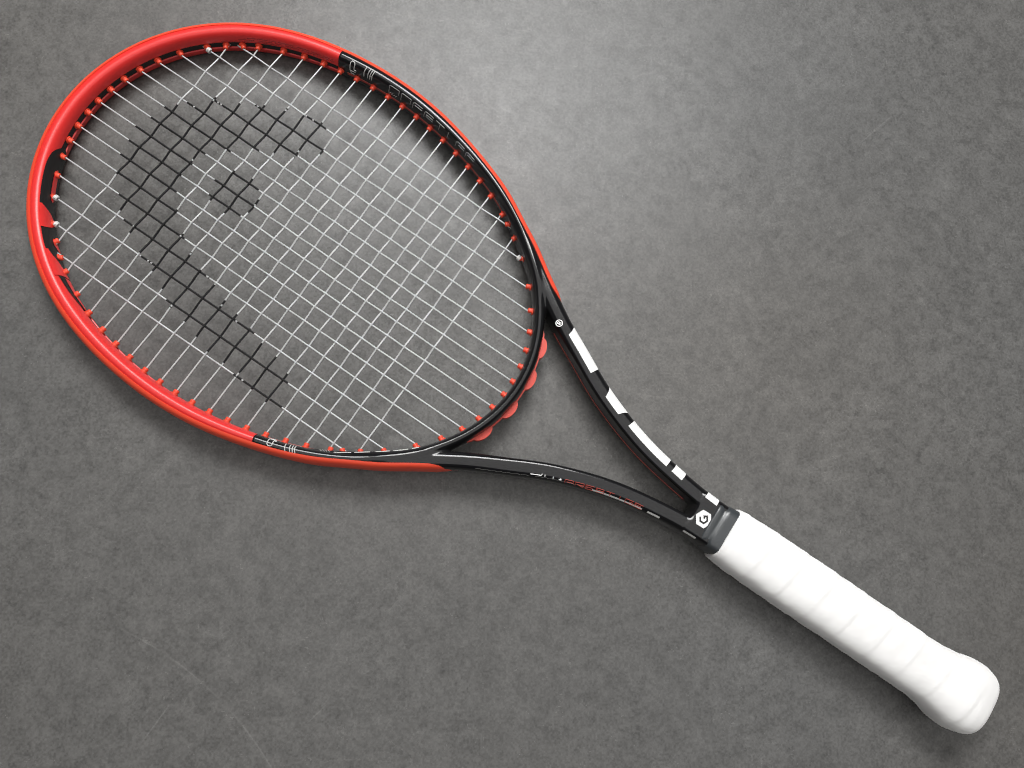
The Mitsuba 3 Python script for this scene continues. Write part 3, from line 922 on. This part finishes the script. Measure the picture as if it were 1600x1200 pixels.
# ------------------------------------------------------------------ collar and grip
def loft(us_, hv, hz, p, k=96, extra=None, ends=True):
    a = np.arange(k) * 2 * np.pi / k
    v = []
    for i, u in enumerate(us_):
        ca, sa = np.cos(a), np.sin(a)
        r = (np.abs(ca / hv[i]) ** p + np.abs(sa / hz[i]) ** p) ** (-1 / p)
        if extra is not None:
            r = r + extra(u, a)
        v.append(np.column_stack([np.full(k, u), r * ca, r * sa]))
    v = np.array(v).reshape(-1, 3)
    i, j = np.meshgrid(np.arange(len(us_) - 1), np.arange(k), indexing='ij')
    q = np.stack([i * k + j, (i + 1) * k + j, (i + 1) * k + (j + 1) % k, i * k + (j + 1) % k], -1).reshape(-1, 4)
    f = np.vstack([q[:, [0, 1, 2]], q[:, [0, 2, 3]]])
    if ends:
        v = np.vstack([v, [us_[0], 0, 0], [us_[-1], 0, 0]])
        aa = np.arange(k); bb = (aa + 1) % k; o = (len(us_) - 1) * k
        f = np.vstack([f, np.stack([np.full(k, len(v) - 2), aa, bb], 1), np.stack([np.full(k, len(v) - 1), o + bb, o + aa], 1)])
    m = trimesh.Trimesh(v, f, process=False)
    if m.volume < 0:
        m.invert()
    return m


cu = np.array([0.4738, 0.4740, 0.4746, 0.4756, 0.4768, 0.4778, 0.4786, 0.4794, 0.4806, 0.4820, 0.4840, 0.4860, 0.4885, 0.4905])
ch = np.array([0.0126, 0.0134, 0.0138, 0.0139, 0.0138, 0.01345, 0.0134, 0.0139, 0.0144, 0.0146, 0.0147, 0.0149, 0.0150, 0.0150])
put(R + '__collar', loft(cu, ch + 0.0002, ch - 0.0016, 4.6, 72), 'rubber', 'dark grey rubber collar above the grip', smooth=45)

gu_ = np.r_[0.4862, 0.4863, 0.4866, 0.4872, np.arange(0.488, 0.6635, 0.0006), 0.6640, 0.6647, 0.6655, 0.6662, 0.6667, 0.6670, 0.6671]
hw_g = PchipInterpolator([0.486, 0.50, 0.53, 0.60, 0.626, 0.636, 0.644, 0.651, 0.656, 0.6615, 0.6647, 0.6665, 0.6671], [0.0172, 0.0180, 0.0184, 0.0180, 0.0179, 0.0188, 0.0206, 0.0218, 0.0219, 0.0208, 0.0192, 0.0168, 0.0144])(gu_)
hz_g = hw_g * np.interp(gu_, [0.486, 0.62, 0.65, 0.68], [0.86, 0.87, 0.885, 0.87])
hw_g[:3] -= [0.0022, 0.0011, 0.0003]; hz_g[:3] -= [0.0022, 0.0011, 0.0003]
PITCH, WRAPDIR = 0.0205, 1


def wraps(u, a):
    ph = (u - 0.486) / PITCH - a / (2 * np.pi) * WRAPDIR
    x = ph - np.floor(ph)
    step = 0.00044 * x ** 1.2 * np.clip((1 - x) / 0.11, 0, 1)
    x2 = (ph * 1.0 + 0.46) - np.floor(ph * 1.0 + 0.46)
    step = step + 0.00022 * x2 ** 2 * np.clip((1 - x2) / 0.15, 0, 1)
    w = 0.00020 * (meshkit.noise(np.stack([u * 140 + 0 * a, np.cos(a) * 2.2 + 5, np.sin(a) * 2.2 + 5], -1), 3) - 0.5) * 2
    w = w + 0.00007 * (meshkit.noise(np.stack([ph * 9 + 0 * a, np.cos(a) * 4 + 9, np.sin(a) * 4 + 9], -1), 5) - 0.5) * 2
    fade = np.clip((u - 0.486) / 0.004, 0, 1) * np.clip((0.660 - u) / 0.008, 0, 1)
    return (step + w) * fade - 0.0004


put(R + '__grip', loft(gu_, hw_g, hz_g, 2.9, 160, wraps), 'grip_white', 'white overgrip wrapped in a spiral and flared at the butt', smooth=60)
print('fit', FIT_ERR, 'eye', eye.round(3), 'verts', len(V_))
